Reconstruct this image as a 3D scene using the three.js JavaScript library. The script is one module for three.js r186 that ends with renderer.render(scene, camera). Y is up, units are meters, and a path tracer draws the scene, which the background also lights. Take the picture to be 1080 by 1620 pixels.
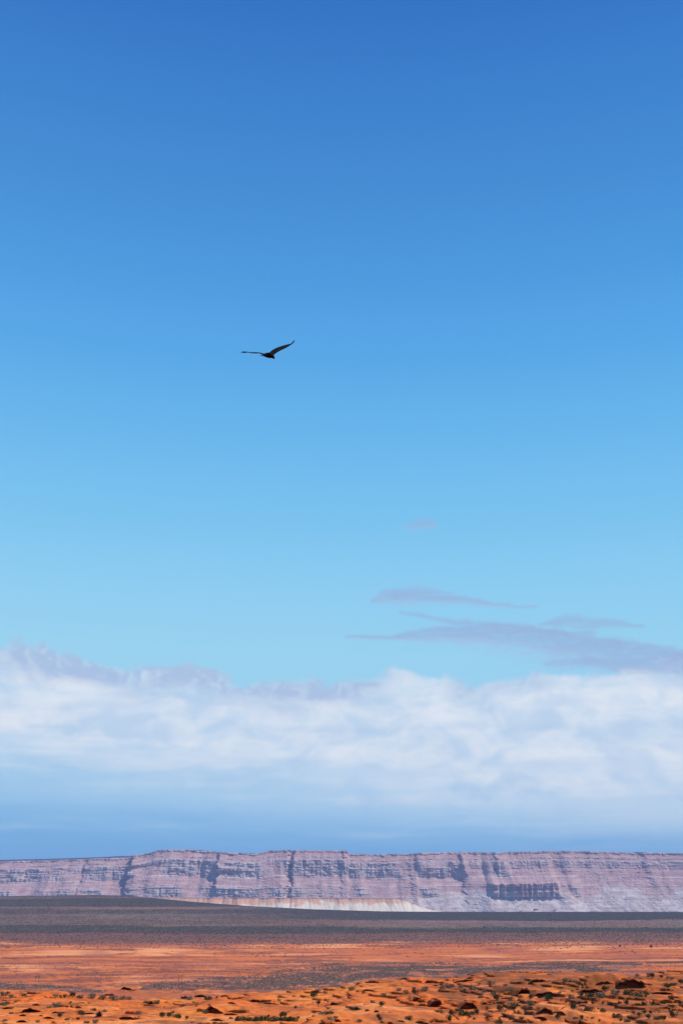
import * as THREE from 'three';
import { ImprovedNoise } from 'three/addons/math/ImprovedNoise.js';
import { mergeGeometries, mergeVertices } from 'three/addons/utils/BufferGeometryUtils.js';

// ------------------------------------------------------------ camera, sky, sun, exposure
const F = 810 / Math.tan(THREE.MathUtils.degToRad(25));           // photograph pixels per unit of tangent
const PITCH = Math.atan(615 / F), SP = Math.sin(PITCH), CP = Math.cos(PITCH), EYE = 1.7;
const scene = new THREE.Scene();
const camera = new THREE.PerspectiveCamera(50, 682 / 1024, 0.5, 90000);
camera.position.set(0, EYE, 0);
camera.lookAt(0, EYE + SP * 100, -CP * 100);

const SUN = new THREE.Vector3(0.52, 0.80, -0.18).normalize();
const sun = new THREE.DirectionalLight(new THREE.Color(1, 0.93, 0.82), 4.9);
sun.position.copy(SUN).multiplyScalar(900); sun.target.position.set(0, -10, -180);
sun.castShadow = true; sun.shadow.mapSize.set(4096, 4096);
Object.assign(sun.shadow.camera, { left: -260, right: 260, top: 260, bottom: -260, near: 1, far: 2500 });
scene.add(sun, sun.target);

const renderer = new THREE.WebGLRenderer({ antialias: true });
renderer.setSize(682, 1024);
renderer.toneMapping = THREE.LinearToneMapping;
renderer.toneMappingExposure = 1;
renderer.shadowMap.enabled = true;
const FOG = 3.5e-5;
scene.fog = new THREE.FogExp2(new THREE.Color(0.42, 0.53, 1.0), FOG);

// ------------------------------------------------------------ small tools
const { clamp, lerp, degToRad, radToDeg } = THREE.MathUtils;
const smoothstep = (x, a, b) => { const t = clamp((x - a) / (b - a), 0, 1); return t * t * (3 - 2 * t); };   // the edges may run either way
const IN = new ImprovedNoise();
const noise = (x, y, z = 0) => IN.noise(x + 113.7, y + 71.3, z + 37.9);
function fbm(x, y, z = 0, oct = 4, gain = 0.5) {
  let s = 0, a = 1, n = 0;
  for (let i = 0; i < oct; i++) { s += a * noise(x, y, z + i * 7.3); n += a; a *= gain; x *= 2.03; y *= 2.03; z *= 2.03; }
  return s / n;
}
const ridged = (x, y, z = 0) => 1 - 2 * Math.abs(noise(x, y, z));
let seed = 4711;
const rnd = () => { seed = (seed * 1664525 + 1013904223) >>> 0; return seed / 4294967296; };
function curve(list) {                                              // piecewise linear through [x, y] pairs, eased
  return (x) => {
    if (x <= list[0][0]) return list[0][1];
    for (let i = 1; i < list.length; i++) if (x <= list[i][0]) {
      const [x0, y0] = list[i - 1], [x1, y1] = list[i];
      return lerp(y0, y1, (x - x0) / (x1 - x0));
    }
    return list[list.length - 1][1];
  };
}
const lin = (c) => (c /= 255, c <= 0.04045 ? c / 12.92 : ((c + 0.055) / 1.055) ** 2.4);
const S = (r, g, b) => [lin(r), lin(g), lin(b)];
const mix = (a, b, t) => [a[0] + (b[0] - a[0]) * t, a[1] + (b[1] - a[1]) * t, a[2] + (b[2] - a[2]) * t];
const tanOf = (row) => Math.tan(PITCH - Math.atan((row - 810) / F));                     // elevation tangent of a row of the photograph
const rowOf = (t) => 810 + F * Math.tan(PITCH - Math.atan(t));
function at(px, row, d) {                                           // the point at forward distance d seen at that pixel
  const v = (810 - row) / F, f = CP - v * SP;
  return new THREE.Vector3((px - 540) / F * d / f, EYE + (SP + v * CP) / f * d, -d);
}
const KX = F / CP;                                                   // px per unit of x / d near the horizon
const pxOf = (x, d) => 540 + x / d * KX;

const used = {};
function numbered(name) { const n = used[name] = (used[name] ?? -1) + 1; return n ? `${name}_${String(n).padStart(3, '0')}` : name; }
function shadows(o) { o.traverse((m) => { if (m.isMesh) { m.castShadow = m.receiveShadow = true; } }); return o; }
function put(o, name, data) { o.name = numbered(name); Object.assign(o.userData, data); scene.add(shadows(o)); return o; }

// ------------------------------------------------------------ sky with clouds (air and clouds only, all the way round)
{
  const W = 4096, H = 2048, data = new Float32Array(W * H * 4);
  const stops = [[-90, S(118, 140, 170)], [-2, S(120, 172, 226)], [0, S(120, 180, 228)], [2.4, S(121, 184, 231)], [4, S(143, 199, 238)], [6, S(150, 205, 240)], [9, S(155, 213, 242)], [12, S(152, 212, 242)],
    [15, S(141, 207, 243)], [19.8, S(117, 193, 240)], [24, S(100, 179, 236)], [27.7, S(86, 166, 231)], [32, S(74, 151, 222)], [36, S(66, 139, 212)], [40, S(58, 128, 205)], [44.5, S(49, 114, 195)], [60, S(36, 92, 172)], [90, S(27, 74, 150)]];
  const gradient = (e) => {
    let i = 1; while (i < stops.length - 1 && e > stops[i][0]) i++;
    const [e0, a] = stops[i - 1], [e1, b] = stops[i];
    const t = clamp((e - e0) / (e1 - e0), 0, 1); return mix(a, b, t + 0.25 * (t * t * (3 - 2 * t) - t));
  };
  const toPx = (a, e) => {                                          // azimuth and elevation in degrees to the design sheet of the clouds
    const x = Math.sin(degToRad(a)) * Math.cos(degToRad(e)), y = Math.sin(degToRad(e)), z = Math.cos(degToRad(a)) * Math.cos(degToRad(e));
    const f = y * SP + z * CP, u = y * CP - z * SP;
    return [540 + F * x / f, 810 - F * u / f];
  };
  const topRow = curve([[-200, 1035], [-60, 1034], [0, 1032], [60, 1030], [110, 1034], [150, 1044], [200, 1056], [250, 1060], [300, 1054], [345, 1066], [385, 1076], [420, 1077], [470, 1074], [530, 1070], [585, 1069], [612, 1062], [650, 1057], [685, 1068], [715, 1076], [760, 1078], [800, 1072], [850, 1064], [900, 1068], [960, 1064], [1020, 1052], [1080, 1048], [1200, 1040], [1300, 1050]]);
  const rimIn = curve([[-100, 0.8], [0, 0.7], [60, 1], [180, 1], [270, 0.75], [330, 0.85], [380, 0.55], [430, 0.8], [560, 0.8], [600, 0.6], [625, 0.15], [690, 0.05], [725, 0.5], [790, 0.45], [850, 0.5], [890, 0.05], [990, 0.05], [1050, 0.5], [1100, 0.9]]);
  // streaks: [x, row, half height above, half height below]
  const streaks = [
    [0.78, 1, [[586, 953, 2, 2], [610, 946, 11, 9], [650, 946, 13, 10], [690, 947, 13, 7], [730, 951, 10, 5], [780, 957, 4, 2.5], [852, 960, 1, 1]]],
    [0.72, 0, [[632, 968, 2, 2], [670, 975, 5, 4], [720, 985, 5, 5], [780, 991, 5, 6], [840, 995, 6, 6], [900, 1003, 5, 5]]],
    [0.84, 1, [[545, 1008, 0.8, 0.8], [610, 1010, 2.5, 2], [650, 1006, 9, 7], [700, 1004, 14, 13], [760, 1002, 15, 20], [820, 1004, 17, 34], [880, 1012, 21, 42], [940, 1022, 22, 40], [1000, 1030, 17, 34], [1050, 1034, 10, 24], [1120, 1040, 5, 12], [1200, 1040, 2, 4]]],
    [0.74, 0, [[850, 990, 2, 3], [890, 982, 7, 8], [930, 983, 7, 9], [970, 987, 5, 5], [1018, 991, 1, 1]]],
    [0.62, 0, [[860, 1052, 2, 2], [930, 1048, 12, 9], [1000, 1055, 16, 12], [1080, 1056, 16, 12], [1180, 1056, 10, 8]]],
    [0.62, 1, [[636, 834, 2, 2], [655, 831, 7, 8], [672, 830, 8, 6], [692, 833, 3, 3]]],
  ];
  const white = S(229, 237, 246), pale = S(206, 225, 243), grey = S(177, 206, 236), lav = S(155, 182, 222), haze = S(160, 207, 239), low = S(121, 184, 231), pink = S(172, 187, 222);
  for (let j = 0; j < H; j++) {
    const e = (j + 0.5) / H * 180 - 90, base = gradient(e), cloudy = e > -1 && e < 22;
    for (let i = 0; i < W; i++) {
      const a = ((i + 0.5) / W - 0.25) * 360, ar = degToRad(a);
      let c = base;
      if (e > 0) c = mix(c, [c[0] * 1.16, c[1] * 1.06, c[2] * 1.01], 0.5 - 0.5 * Math.sin(ar + 0.25));    // a little paler away from the sun
      if (cloudy) {
        const X = Math.sin(ar) * 57.3, Z = -Math.cos(ar) * 57.3;    // degrees on a circle, so that nothing repeats or ends
        const inside = 1 - smoothstep(Math.abs(a), 19, 25);
        const [px, row] = Math.abs(a) < 40 ? toPx(a, e) : [0, 0];
        // the long bank
        const wx = fbm(X * 0.22, e * 0.35, Z * 0.22, 3) * 2.6, wy = fbm(X * 0.22 + 40, e * 0.35, Z * 0.22, 3) * 1.5;
        const puff = fbm((X + wx) * 0.42, (e + wy) * 0.75, Z * 0.42, 6, 0.55);
        const fine = fbm((X + wx) * 1.7, (e + wy) * 2.6, Z * 1.7, 5, 0.68);
        let top = 11.6 + 2.6 * fbm(X * 0.09, 5, Z * 0.09, 3);
        if (inside > 0) top = lerp(top, radToDeg(PITCH - Math.atan((topRow(px) - 810) / F)), inside);
        const depth = top - e + puff * 1.1 + fine * 0.46;                       // degrees below the ragged top
        const bank = smoothstep(depth, -0.12, 0.42);
        if (bank > 0) {
          const lit = fbm((X + wx) * 0.33 + 9, (e + wy) * 0.62, Z * 0.33, 5, 0.55) + 0.45 * (puff - fbm((X + wx + 0.5) * 0.42, (e + wy + 0.7) * 0.75, Z * 0.42, 4, 0.55));
          const layer = fbm(X * 0.10, e * 1.5 + 0.3 * wy, Z * 0.10, 5, 0.55);                // long level streaks lower down
          const leftish = smoothstep(-a, -6, 8) * 0.5 + 0.25;
          let fringe = clamp(leftish + 0.9 * fbm(X * 0.16, 3.3, Z * 0.16, 3), 0, 1);
          if (inside > 0) fringe = lerp(fringe, rimIn(px), inside);
          const rim = (1 - smoothstep(depth, 0.2 + 0.5 * fringe, 1.3 + 1.1 * fringe)) * fringe;
          let cc = mix(pale, white, clamp(0.50 + lit * 1.7 + 0.9 * fine, 0, 1));
          cc = mix(cc, grey, clamp(-lit * 1.5 - 0.16 + 0.5 * fine, 0, 0.4));
          cc = mix(cc, lav, clamp(rim * 0.72 + (fine * 1.6 + lit * 1.2) * rim, 0, 0.75));
          cc = mix(cc, grey, clamp(1.4 * fbm(X * 0.16, e * 1.1 + 2, Z * 0.16, 4) - 0.14, 0, 0.4));
          const down = smoothstep(e, 2.4, 9.0);
          const sink = clamp(1 - down + layer * 0.62 + 0.16 * fine - 1.0 * Math.sin(ar), 0, 1);                    // the bank sinks into the air below
          cc = mix(cc, haze, smoothstep(sink, 0.12, 1.0) * 0.95);
          
          cc = mix(cc, low, smoothstep(e + layer * 1.5 + 2.4 * Math.sin(ar), 4.8, 1.9));
          cc = mix(cc, pale, clamp(1.7 * layer + 0.35 * fine + 1.1 * Math.sin(ar) - 0.08, 0, 0.65) * smoothstep(e, 2.3, 4.2) * (1 - smoothstep(e, 6, 8.5)));
          c = mix(c, cc, bank * (0.90 + 0.1 * smoothstep(depth, 0.5, 2)));
        }
        // level grey streaks above the bank
        if (inside > 0 && e < 22 && e > 8) {
          const n1 = fbm(px * 0.018, row * 0.06, 2.2, 4), n2 = fbm(px * 0.03 + n1 * 2, row * 0.13, 4.4, 5, 0.62);
          for (const [strength, warm, pts] of streaks) {
            if (px < pts[0][0] || px > pts[pts.length - 1][0]) continue;
            let k = 1; while (px > pts[k][0]) k++;
            const p = pts[k - 1], q = pts[k], t = (px - p[0]) / (q[0] - p[0]);
            const y = lerp(p[1], q[1], t) + n1 * 5, up = lerp(p[2], q[2], t) * 1.22 + 1, dn = lerp(p[3], q[3], t) * 1.22 + 1;
            const s = row < y ? (y - row) / up : (row - y) / dn;
            const soft = row < y ? 0.45 : 0.1;                                              // crisp above, ragged below
            let al = 1 - smoothstep(s + n2 * 1.15 + n1 * 0.4, soft, 1.12);
            al *= strength * inside * (0.88 + 0.9 * n2 + 0.4 * fbm(px * 0.012, row * 0.3, 9.1, 4));
            c = mix(c, mix(lav, pink, warm * smoothstep(row - y, -2, dn * 0.8)), clamp(al, 0, 1));
          }
        }
        if (inside < 1 && e > 10.5 && e < 17) {
          const n = fbm(X * 0.11 + 3, e * 0.8, Z * 0.11, 5, 0.5) * 2 - Math.abs(e - 13.4) * 0.22;
          c = mix(c, lav, smoothstep(n, 0.12, 0.42) * 0.75 * (1 - inside));
        }
      }
      const k = (j * W + i) * 4;
      data[k] = c[0]; data[k + 1] = c[1]; data[k + 2] = c[2]; data[k + 3] = 1;
    }
  }
  const sky = new THREE.DataTexture(data, W, H, THREE.RGBAFormat, THREE.FloatType);
  sky.mapping = THREE.EquirectangularReflectionMapping;
  sky.magFilter = sky.minFilter = THREE.LinearFilter; sky.needsUpdate = true; sky.name = 'sky';
  scene.background = sky; scene.environment = sky;
}

// ------------------------------------------------------------ the ground: one sheet cut at two distances
// crest of the orange bench in front, as height over x at 235 m
const crestAt = 235;
const crestY = curve([[-300, 1566], [-60, 1570], [0, 1573], [80, 1571], [140, 1577], [180, 1580], [300, 1582], [360, 1573], [450, 1571], [520, 1564], [560, 1556], [620, 1551], [700, 1553], [760, 1542], [800, 1540], [850, 1539], [900, 1540], [960, 1544], [1000, 1544], [1080, 1538], [1300, 1536]]
  .map(([px, row]) => [(px - 540) / KX * crestAt, EYE + tanOf(row) * crestAt - 0.4]));
const nearY = curve([[-80, -10.9], [-30, -10.9], [0, -11.1], [30, -11.2], [80, -10.6]]);
// the far swell of the dark plain, as row over px at 6500 m
const edgeRow = curve([[-500, 1412], [-100, 1416], [0, 1418], [150, 1416], [205, 1417.5], [240, 1420.6], [300, 1426.5], [400, 1434], [500, 1439], [600, 1442], [700, 1443], [1080, 1443], [1600, 1443]]);
const SWELL = 6500, LOW = -93.3;

let rises = [];
function foregroundSmooth(x, d) {
  const t = smoothstep(d, 118, crestAt);
  let y = lerp(nearY(x), crestY(x), t);
  if (d < 118) y = lerp(0, y, smoothstep(d, 5, 70));
  y += 0.9 * fbm(x / 34, d / 26, 1.1, 3) * smoothstep(d, 70, 120);
  // hump in front of the hollow with the dark boulders
  for (const r of rises) {
    const u = Math.abs(x - r.x) / r.W, v = d - r.d;
    if (u < 2.2 && v > 0 && v < 24) y += r.H * 0.5 * smoothstep(v, 0.5 * r.H, 2.2 * r.H) * (1 - smoothstep(v, 2, 24)) * (1 - smoothstep(u, 0.3, 2.2));
  }
  y += 0.9 * Math.exp(-(((x - 7) / 9) ** 2) - ((d - 146) / 9) ** 2) - 0.8 * Math.exp(-(((x - 13) / 9) ** 2) - ((d - 172) / 12) ** 2);
  return y;
}
function foreground(x, d, out) {
  let y = foregroundSmooth(x, d);
  if (d < 60) { if (out) out.f = 0; return y; }
  const w = smoothstep(d, 80, 125);
  const wx = x + 3 * noise(x / 9, d / 12, 5), wd = d + 5 * noise(x / 11, d / 9, 8);
  const calm = lerp(0.62, 1, smoothstep(x + 6 * noise(d / 20, 3, 3), -4, 22)) * lerp(0.55, 1.15, smoothstep(noise(x / 26, d / 17, 63), -0.15, 0.3));
  y += w * calm * (1.75 * fbm(wx / 14, wd / 19, 3.3, 4) + 0.5 * fbm(wx / 4.5, wd / 7, 6.6, 3) + 0.1 * fbm(x / 1.1, d / 1.9, 2.2, 3));
  // bedding steps
  const step = 0.46, lift = 0.6 * noise(x / 40, d / 40, 12) + 0.03 * x, q = (y + lift) / step, k = Math.floor(q), f = q - k;
  const mask = w * smoothstep(noise(x / 21, d / 24, 21) + 0.7 * noise(x / 5, d / 7, 23), -0.3, 0.05);
  const e = smoothstep(f, 0.60, 0.78);
  const stepped = (k + 0.16 * f + 0.84 * e) * step - lift;
  if (out) { out.f = mask * smoothstep(f, 0.58, 0.74) * (1 - smoothstep(f, 0.8, 0.97)); out.riser = mask * smoothstep(f, 0.56, 0.64) * (1 - smoothstep(f, 0.76, 0.82)); }
  return lerp(y, stepped, mask);
}
function lowlandSmooth(x, d) {
  const px = pxOf(x, d);
  const rise = EYE + tanOf(edgeRow(px)) * SWELL - LOW;
  let y = LOW;
  if (d > 3000) y += rise * smoothstep(d, 3000, SWELL) * (1 - smoothstep(d, SWELL + 60, SWELL + 1300));
  return y;
}
function lowland(x, d, out) {
  let y = lowlandSmooth(x, d);
  const near = 1 - smoothstep(d, 2600, 3600);
  const h = 6 * fbm(x / 420, d / 330, 4, 3) * near + 2.2 * fbm(x / 120, d / 170, 6, 3) * near;
  // low ledges looking this way
  const step = 3.2, q = (h + 1.5 * noise(x / 300, d / 260, 9) + 40) / step, k = Math.floor(q), f = q - k;
  const m = smoothstep(noise(x / 260, d / 300, 15), -0.2, 0.2) * near;
  y += lerp(h, (k + 0.25 * f + 0.75 * smoothstep(f, 0.66, 0.76)) * step - 40 - 1.5 * noise(x / 300, d / 260, 9), m);
  if (out) { out.s = m * smoothstep(f, 0.66, 0.74) * (1 - smoothstep(f, 0.78, 0.98)) * 6.5; out.riser = m * smoothstep(f, 0.62, 0.68) * (1 - smoothstep(f, 0.76, 0.84)); }
  if (d > 3000) y += 1.4 * fbm(x / 300, d / 300, 3, 3);
  return y;
}
function groundY(x, d, out) {
  if (d < 0 || Math.hypot(x, d) < 3) return 0;
  const crest = crestAt + 14 * noise(x / 60, 2, 9) + 8;
  if (d < crest) return foreground(x, d, out);
  if (d > 1000) return lowland(x, d, out);
  // behind the crest: a gully, a farther red bench on the left, then down to the flat
  const fg = foreground(x, Math.min(d, crest + 8), out);
  let low = lerp(fg - smoothstep(d, crest, crest + 70) * 34, LOW, smoothstep(d, 520, 950));
  low = lerp(low, lowland(x, Math.max(d, 700)), smoothstep(d, 600, 950));
  const px = pxOf(x, d), shelf = smoothstep(px, -60, 40) * (1 - smoothstep(px, 430, 520));
  if (shelf > 0 && d < 560) {                                          // a farther red shelf with a ragged rim
    const rim = 352 + 82 * smoothstep(px, 20, 215) * (1 - smoothstep(px, 250, 430)) + 26 * noise(x / 13, 3, 41) + 9 * noise(x / 4, 3, 47);
    const ty = -28.6 + 1.6 * fbm(x / 30, d / 34, 8, 4) + 0.5 * fbm(x / 5, d / 8, 3, 3), step = 0.9, q = ty / step, k = Math.floor(q), f = q - k;
    const yy = lerp(ty, (k + 0.2 * f + 0.8 * smoothstep(f, 0.5, 0.7)) * step, 0.8);
    low = Math.max(low, lerp(low, yy, shelf * smoothstep(d, 262, 318) * (1 - smoothstep(d, rim, rim + 45))));
  }
  return low;
}
function hit(px, row, from = 108, to = 520, step = 0.2) {             // where the line of sight meets the ground
  const v = (810 - row) / F, f = CP - v * SP, sx = (px - 540) / F / f, sy = (SP + v * CP) / f;
  for (let d = from; d < to; d += step) if (groundY(sx * d, d) > EYE + sy * d) return new THREE.Vector3(sx * d, groundY(sx * d, d), -d);
  return null;
}

// [column, row of the foot, width, height in photograph pixels, roll in degrees, lop-sidedness, label]
const ledges = [
  [997, 1566, 46, 15, 14, 0.1, 'big tilted sandstone slab with a black underside on the right skyline'],
  [958, 1560, 32, 7, 0, 0.2, 'dark overhanging ledge just left of the big tilted slab'],
  [1025, 1565, 30, 8, -6, 0.3, 'dark ledge falling away to the right of the big tilted slab'],
  [829, 1577, 26, 15, -4, 0.75, 'tall black-fronted outcrop with a cave-like left end, right of the middle'],
  [862, 1577, 34, 8, 6, 0.2, 'layered ledge running right from the tall cave-fronted outcrop'],
  [852, 1555, 26, 6, -2, 0.3, 'flat dark ledge behind and above the tall cave-fronted outcrop'],
  [884, 1552, 14, 4, 0], [957, 1543.5, 42, 3, 4], [933, 1571, 40, 6, 4], [1050, 1574, 36, 5, -8, 0.2],
  [857, 1607, 32, 13, 16, -0.5, 'black wedge-shaped rock rising to the right, near the lower right'],
  [881, 1606, 24, 6, 4, 0.1, 'flat dark slab touching the right of the black wedge-shaped rock'],
  [854, 1615, 19, 5, 0, 0, 'short black ledge under the black wedge-shaped rock'],
  [741, 1596, 24, 10, -6, -0.2, 'broken dark rock, left one of the pair under the hollow'],
  [771, 1594, 24, 10, -6, 0.6, 'broken dark rock, right one of the pair under the hollow'],
  [689, 1593, 18, 12, -8, 0.2, 'dark peaked boulder in the hollow right of the middle'],
  [660, 1585, 14, 6, 0], [679, 1587, 14, 6, -6], [683, 1555.5, 20, 5, -4], [661, 1554, 9, 4, 0], [585, 1555, 16, 3, 2], [582, 1568, 16, 3, 0],
  [340, 1604, 28, 14, -10, 0.85, 'large black triangular rock front left of the middle'],
  [247, 1562, 26, 7, -2, -0.2, 'long black ledge on the far red bench at the left'],
  [200, 1565.5, 17, 4, -4, 0.2, 'shorter dark ledge on the far red bench, nearer the left edge'],
  [238, 1590, 8, 6, -10], [292, 1580, 11, 4, 0], [317, 1577.5, 16, 4, -4], [355, 1577, 11, 3, 0], [200, 1613, 24, 5, -2, 0.2], [347, 1618, 30, 5, -8, 0.2],
  [53, 1602, 32, 7, -5, 0.3, 'long black ledge near the lower left corner'],
  [97, 1604, 28, 4, -3], [142, 1604.5, 22, 3, 0], [36, 1610, 12, 5, -6], [77, 1612, 18, 3, 4], [107, 1595, 10, 5, -18, 0.4], [58, 1591, 13, 3, -4], [125, 1595, 10, 3, -20], [17, 1596, 22, 3, -6], [35, 1618, 16, 4, -4], [173, 1575, 14, 3, -2], [142, 1573, 7, 3, 0],
  [385, 1582, 18, 5, -8, 0.2], [405, 1586, 16, 7, -12, 0.4, 'dark stepped ledge sloping right, above the long row of green shrubs'], [430, 1589, 26, 3, -8, 0.2], [366, 1606, 20, 4, -4], [366, 1588, 14, 3, 0], [530, 1590, 13, 5, -20, 0.3], [503, 1571, 28, 4, 0], [537, 1562, 9, 4, 0],
  [535, 1619, 10, 6, 0, 0.4], [633, 1617, 12, 3, 6], [667, 1620, 22, 5, -4, 0.3], [563, 1598, 7, 5, -40, 0.3], [582, 1600, 5, 5, -20, 0.2], [596, 1602, 6, 5, -10, 0.2], [617, 1620, 9, 4, 0],
  [1047, 1587, 30, 3, 8], [1010, 1591, 26, 3, 0], [907, 1600, 14, 3, -14], [1050, 1598, 34, 4, 3], [700, 1556, 24, 3, 3], [738, 1553, 30, 3, -1], [905, 1563, 22, 5, 6], [800, 1581, 18, 3, 4],
];
// behind each ledge the ground stands as high as its top
for (const l of ledges) {
  const p = hit(l[0], l[1]); if (!p) continue;
  const d = -p.z, W = Math.max(0.7, l[2] * d / KX * 1.15), Hh = Math.max(0.22, l[3] * d / (F / CP / CP) * 1.15);
  l.spot = { x: p.x, y: p.y, d, W, H: Hh };
}
for (const l of ledges) if (l.spot) rises.push(l.spot);
const scrubMid = curve([[-200, 1559], [0, 1560], [100, 1563], [160, 1566], [210, 1567], [270, 1558], [330, 1558], [420, 1557], [500, 1549], [600, 1543], [700, 1541], [800, 1535], [900, 1533], [960, 1530], [1010, 1524], [1200, 1520]]);
const scrubHalf = curve([[-200, 7], [0, 7], [100, 5], [160, 3], [210, 0.5], [270, 5], [330, 8], [420, 11], [500, 14], [600, 13], [700, 12], [800, 9], [900, 8], [960, 6], [1010, 2], [1200, 0]]);
function scrub(px, R) {                                              // 0 bare, 1 grown over
  const s = (R - scrubMid(px)) / scrubHalf(px);
  const n = fbm(px / 60, R / 9, 3, 4);
  const main = 1 - smoothstep(Math.abs(s) + n * 0.9, 0.6, 1.25);
  const thin = smoothstep(px, 420, 520) * (1 - smoothstep(px, 900, 1040)) * smoothstep(R, 1516, 1530) * (1 - smoothstep(R, 1536, 1552)) * smoothstep(n, -0.2, 0.35) * 0.7;
  return clamp(Math.max(main, thin), 0, 1);
}
function plainBanding(px, R) {                                       // strength of the dark bands of the plain, for ground colour and clumps
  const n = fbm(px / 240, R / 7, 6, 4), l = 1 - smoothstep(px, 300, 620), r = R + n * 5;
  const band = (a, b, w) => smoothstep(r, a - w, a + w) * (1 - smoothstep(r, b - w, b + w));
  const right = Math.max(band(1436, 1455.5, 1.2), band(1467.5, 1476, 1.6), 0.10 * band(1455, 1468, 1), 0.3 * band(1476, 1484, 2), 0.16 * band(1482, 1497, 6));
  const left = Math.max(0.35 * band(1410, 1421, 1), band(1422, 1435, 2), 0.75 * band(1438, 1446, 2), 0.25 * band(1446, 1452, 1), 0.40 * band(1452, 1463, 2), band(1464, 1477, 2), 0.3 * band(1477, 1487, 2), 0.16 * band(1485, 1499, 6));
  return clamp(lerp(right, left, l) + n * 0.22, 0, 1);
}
const C = {
  orange: [0.64, 0.140, 0.027], sand: [0.74, 0.255, 0.085], red: [0.30, 0.085, 0.026], dark: [0.17, 0.058, 0.026], yellow: [0.69, 0.196, 0.034],
  pink: [0.57, 0.143, 0.036], pinkPale: [0.78, 0.30, 0.115], pinkDark: [0.19, 0.06, 0.035], redSoil: [0.34, 0.095, 0.052],
  plainDark: [0.062, 0.050, 0.033], plainSoil: [0.22, 0.105, 0.066], plainRed: [0.17, 0.056, 0.034], ash: [0.20, 0.145, 0.115],
};
function groundColor(x, y, d) {
  const r = Math.hypot(x, d);
  if (d < 620) {
    const big = fbm(x / 19, d / 30, 2, 4), streak = fbm(x / 6 + 0.06 * d, d / 11, 7, 4), fine = fbm(x / 0.9, d / 2, 4, 3);
    const right = smoothstep(x, 2, 30);
    let c = mix(C.orange, C.yellow, clamp(0.3 + big * 2.6 - 0.5 * right, 0, 1));
    c = mix(c, C.sand, smoothstep(fbm(x / 14, d / 9, 11, 4) + 0.3 * smoothstep(d, 175, 140) - 0.1, 0.05, 0.35) * 0.8);
    c = mix(c, C.red, smoothstep(streak + 0.25 * right - big * 0.4, 0.02, 0.40) * 0.85);
    c = mix(c, C.dark, smoothstep(fbm(x / 3.2, d / 6, 14, 4) + 0.1 * right, 0.14, 0.36) * 0.75);
    c = mix(c, mix(C.red, C.dark, 0.45), smoothstep(fbm(x / 15, d / 10, 44, 4, 0.6) + 0.12 * right - 0.05, 0.08, 0.2) * 0.8);
    if (d > 270) c = mix(c, C.redSoil, 0.62 * smoothstep(d, 260, 400));
    return c.map((v) => v * (1 + 0.55 * fine));
  }
  const px = pxOf(x, d), R = rowOf((lowlandSmooth(x, d) - EYE) / d);
  if (R > 1477) {
    const n1 = fbm(px / 130, R / 3.1, 2, 5, 0.55), n2 = fbm(px / 320, R / 11, 5, 3), spots = fbm(x / 9, d / 26, 8, 3);
    let c = mix(C.pink, C.pinkPale, smoothstep(n1 + n2 * 0.8 + 0.14 * smoothstep(R, 1514, 1496), 0.10, 0.5));
    c = mix(c, C.pinkDark, smoothstep(-n1 + 0.5 * spots + 0.16 * smoothstep(R, 1504, 1530), 0.02, 0.3) * 0.85);
    c = mix(c, C.redSoil, smoothstep(fbm(px / 90, R / 9, 17, 4), -0.02, 0.3) * 0.5);
    const s = scrub(px, R);
    c = mix(c, mix(C.ash, C.pinkDark, 0.5), s * 0.66 * clamp(0.8 + spots * 1.6, 0, 1.2));
    const rim = smoothstep(R + 9 * n2 + 4 * spots + 3 * n1, 1496, 1487);
    return mix(c, mix(C.plainRed, C.plainSoil, clamp(0.4 + spots * 2, 0, 1)), rim);
  }
  const g = plainBanding(px, R), sp = fbm(x / 45, d / 160, 8, 3);
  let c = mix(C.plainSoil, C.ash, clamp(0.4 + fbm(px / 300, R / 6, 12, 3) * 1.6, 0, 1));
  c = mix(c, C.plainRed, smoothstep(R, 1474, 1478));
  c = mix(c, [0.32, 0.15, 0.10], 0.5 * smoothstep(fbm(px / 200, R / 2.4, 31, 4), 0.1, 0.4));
  return mix(c, C.plainDark, clamp(0.06 + g * 0.8 + sp * 0.6 + 0.4 * fbm(px / 90, R / 1.6, 37, 3), 0, 0.92));  // the ground colour goes darker along the bands
}
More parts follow.
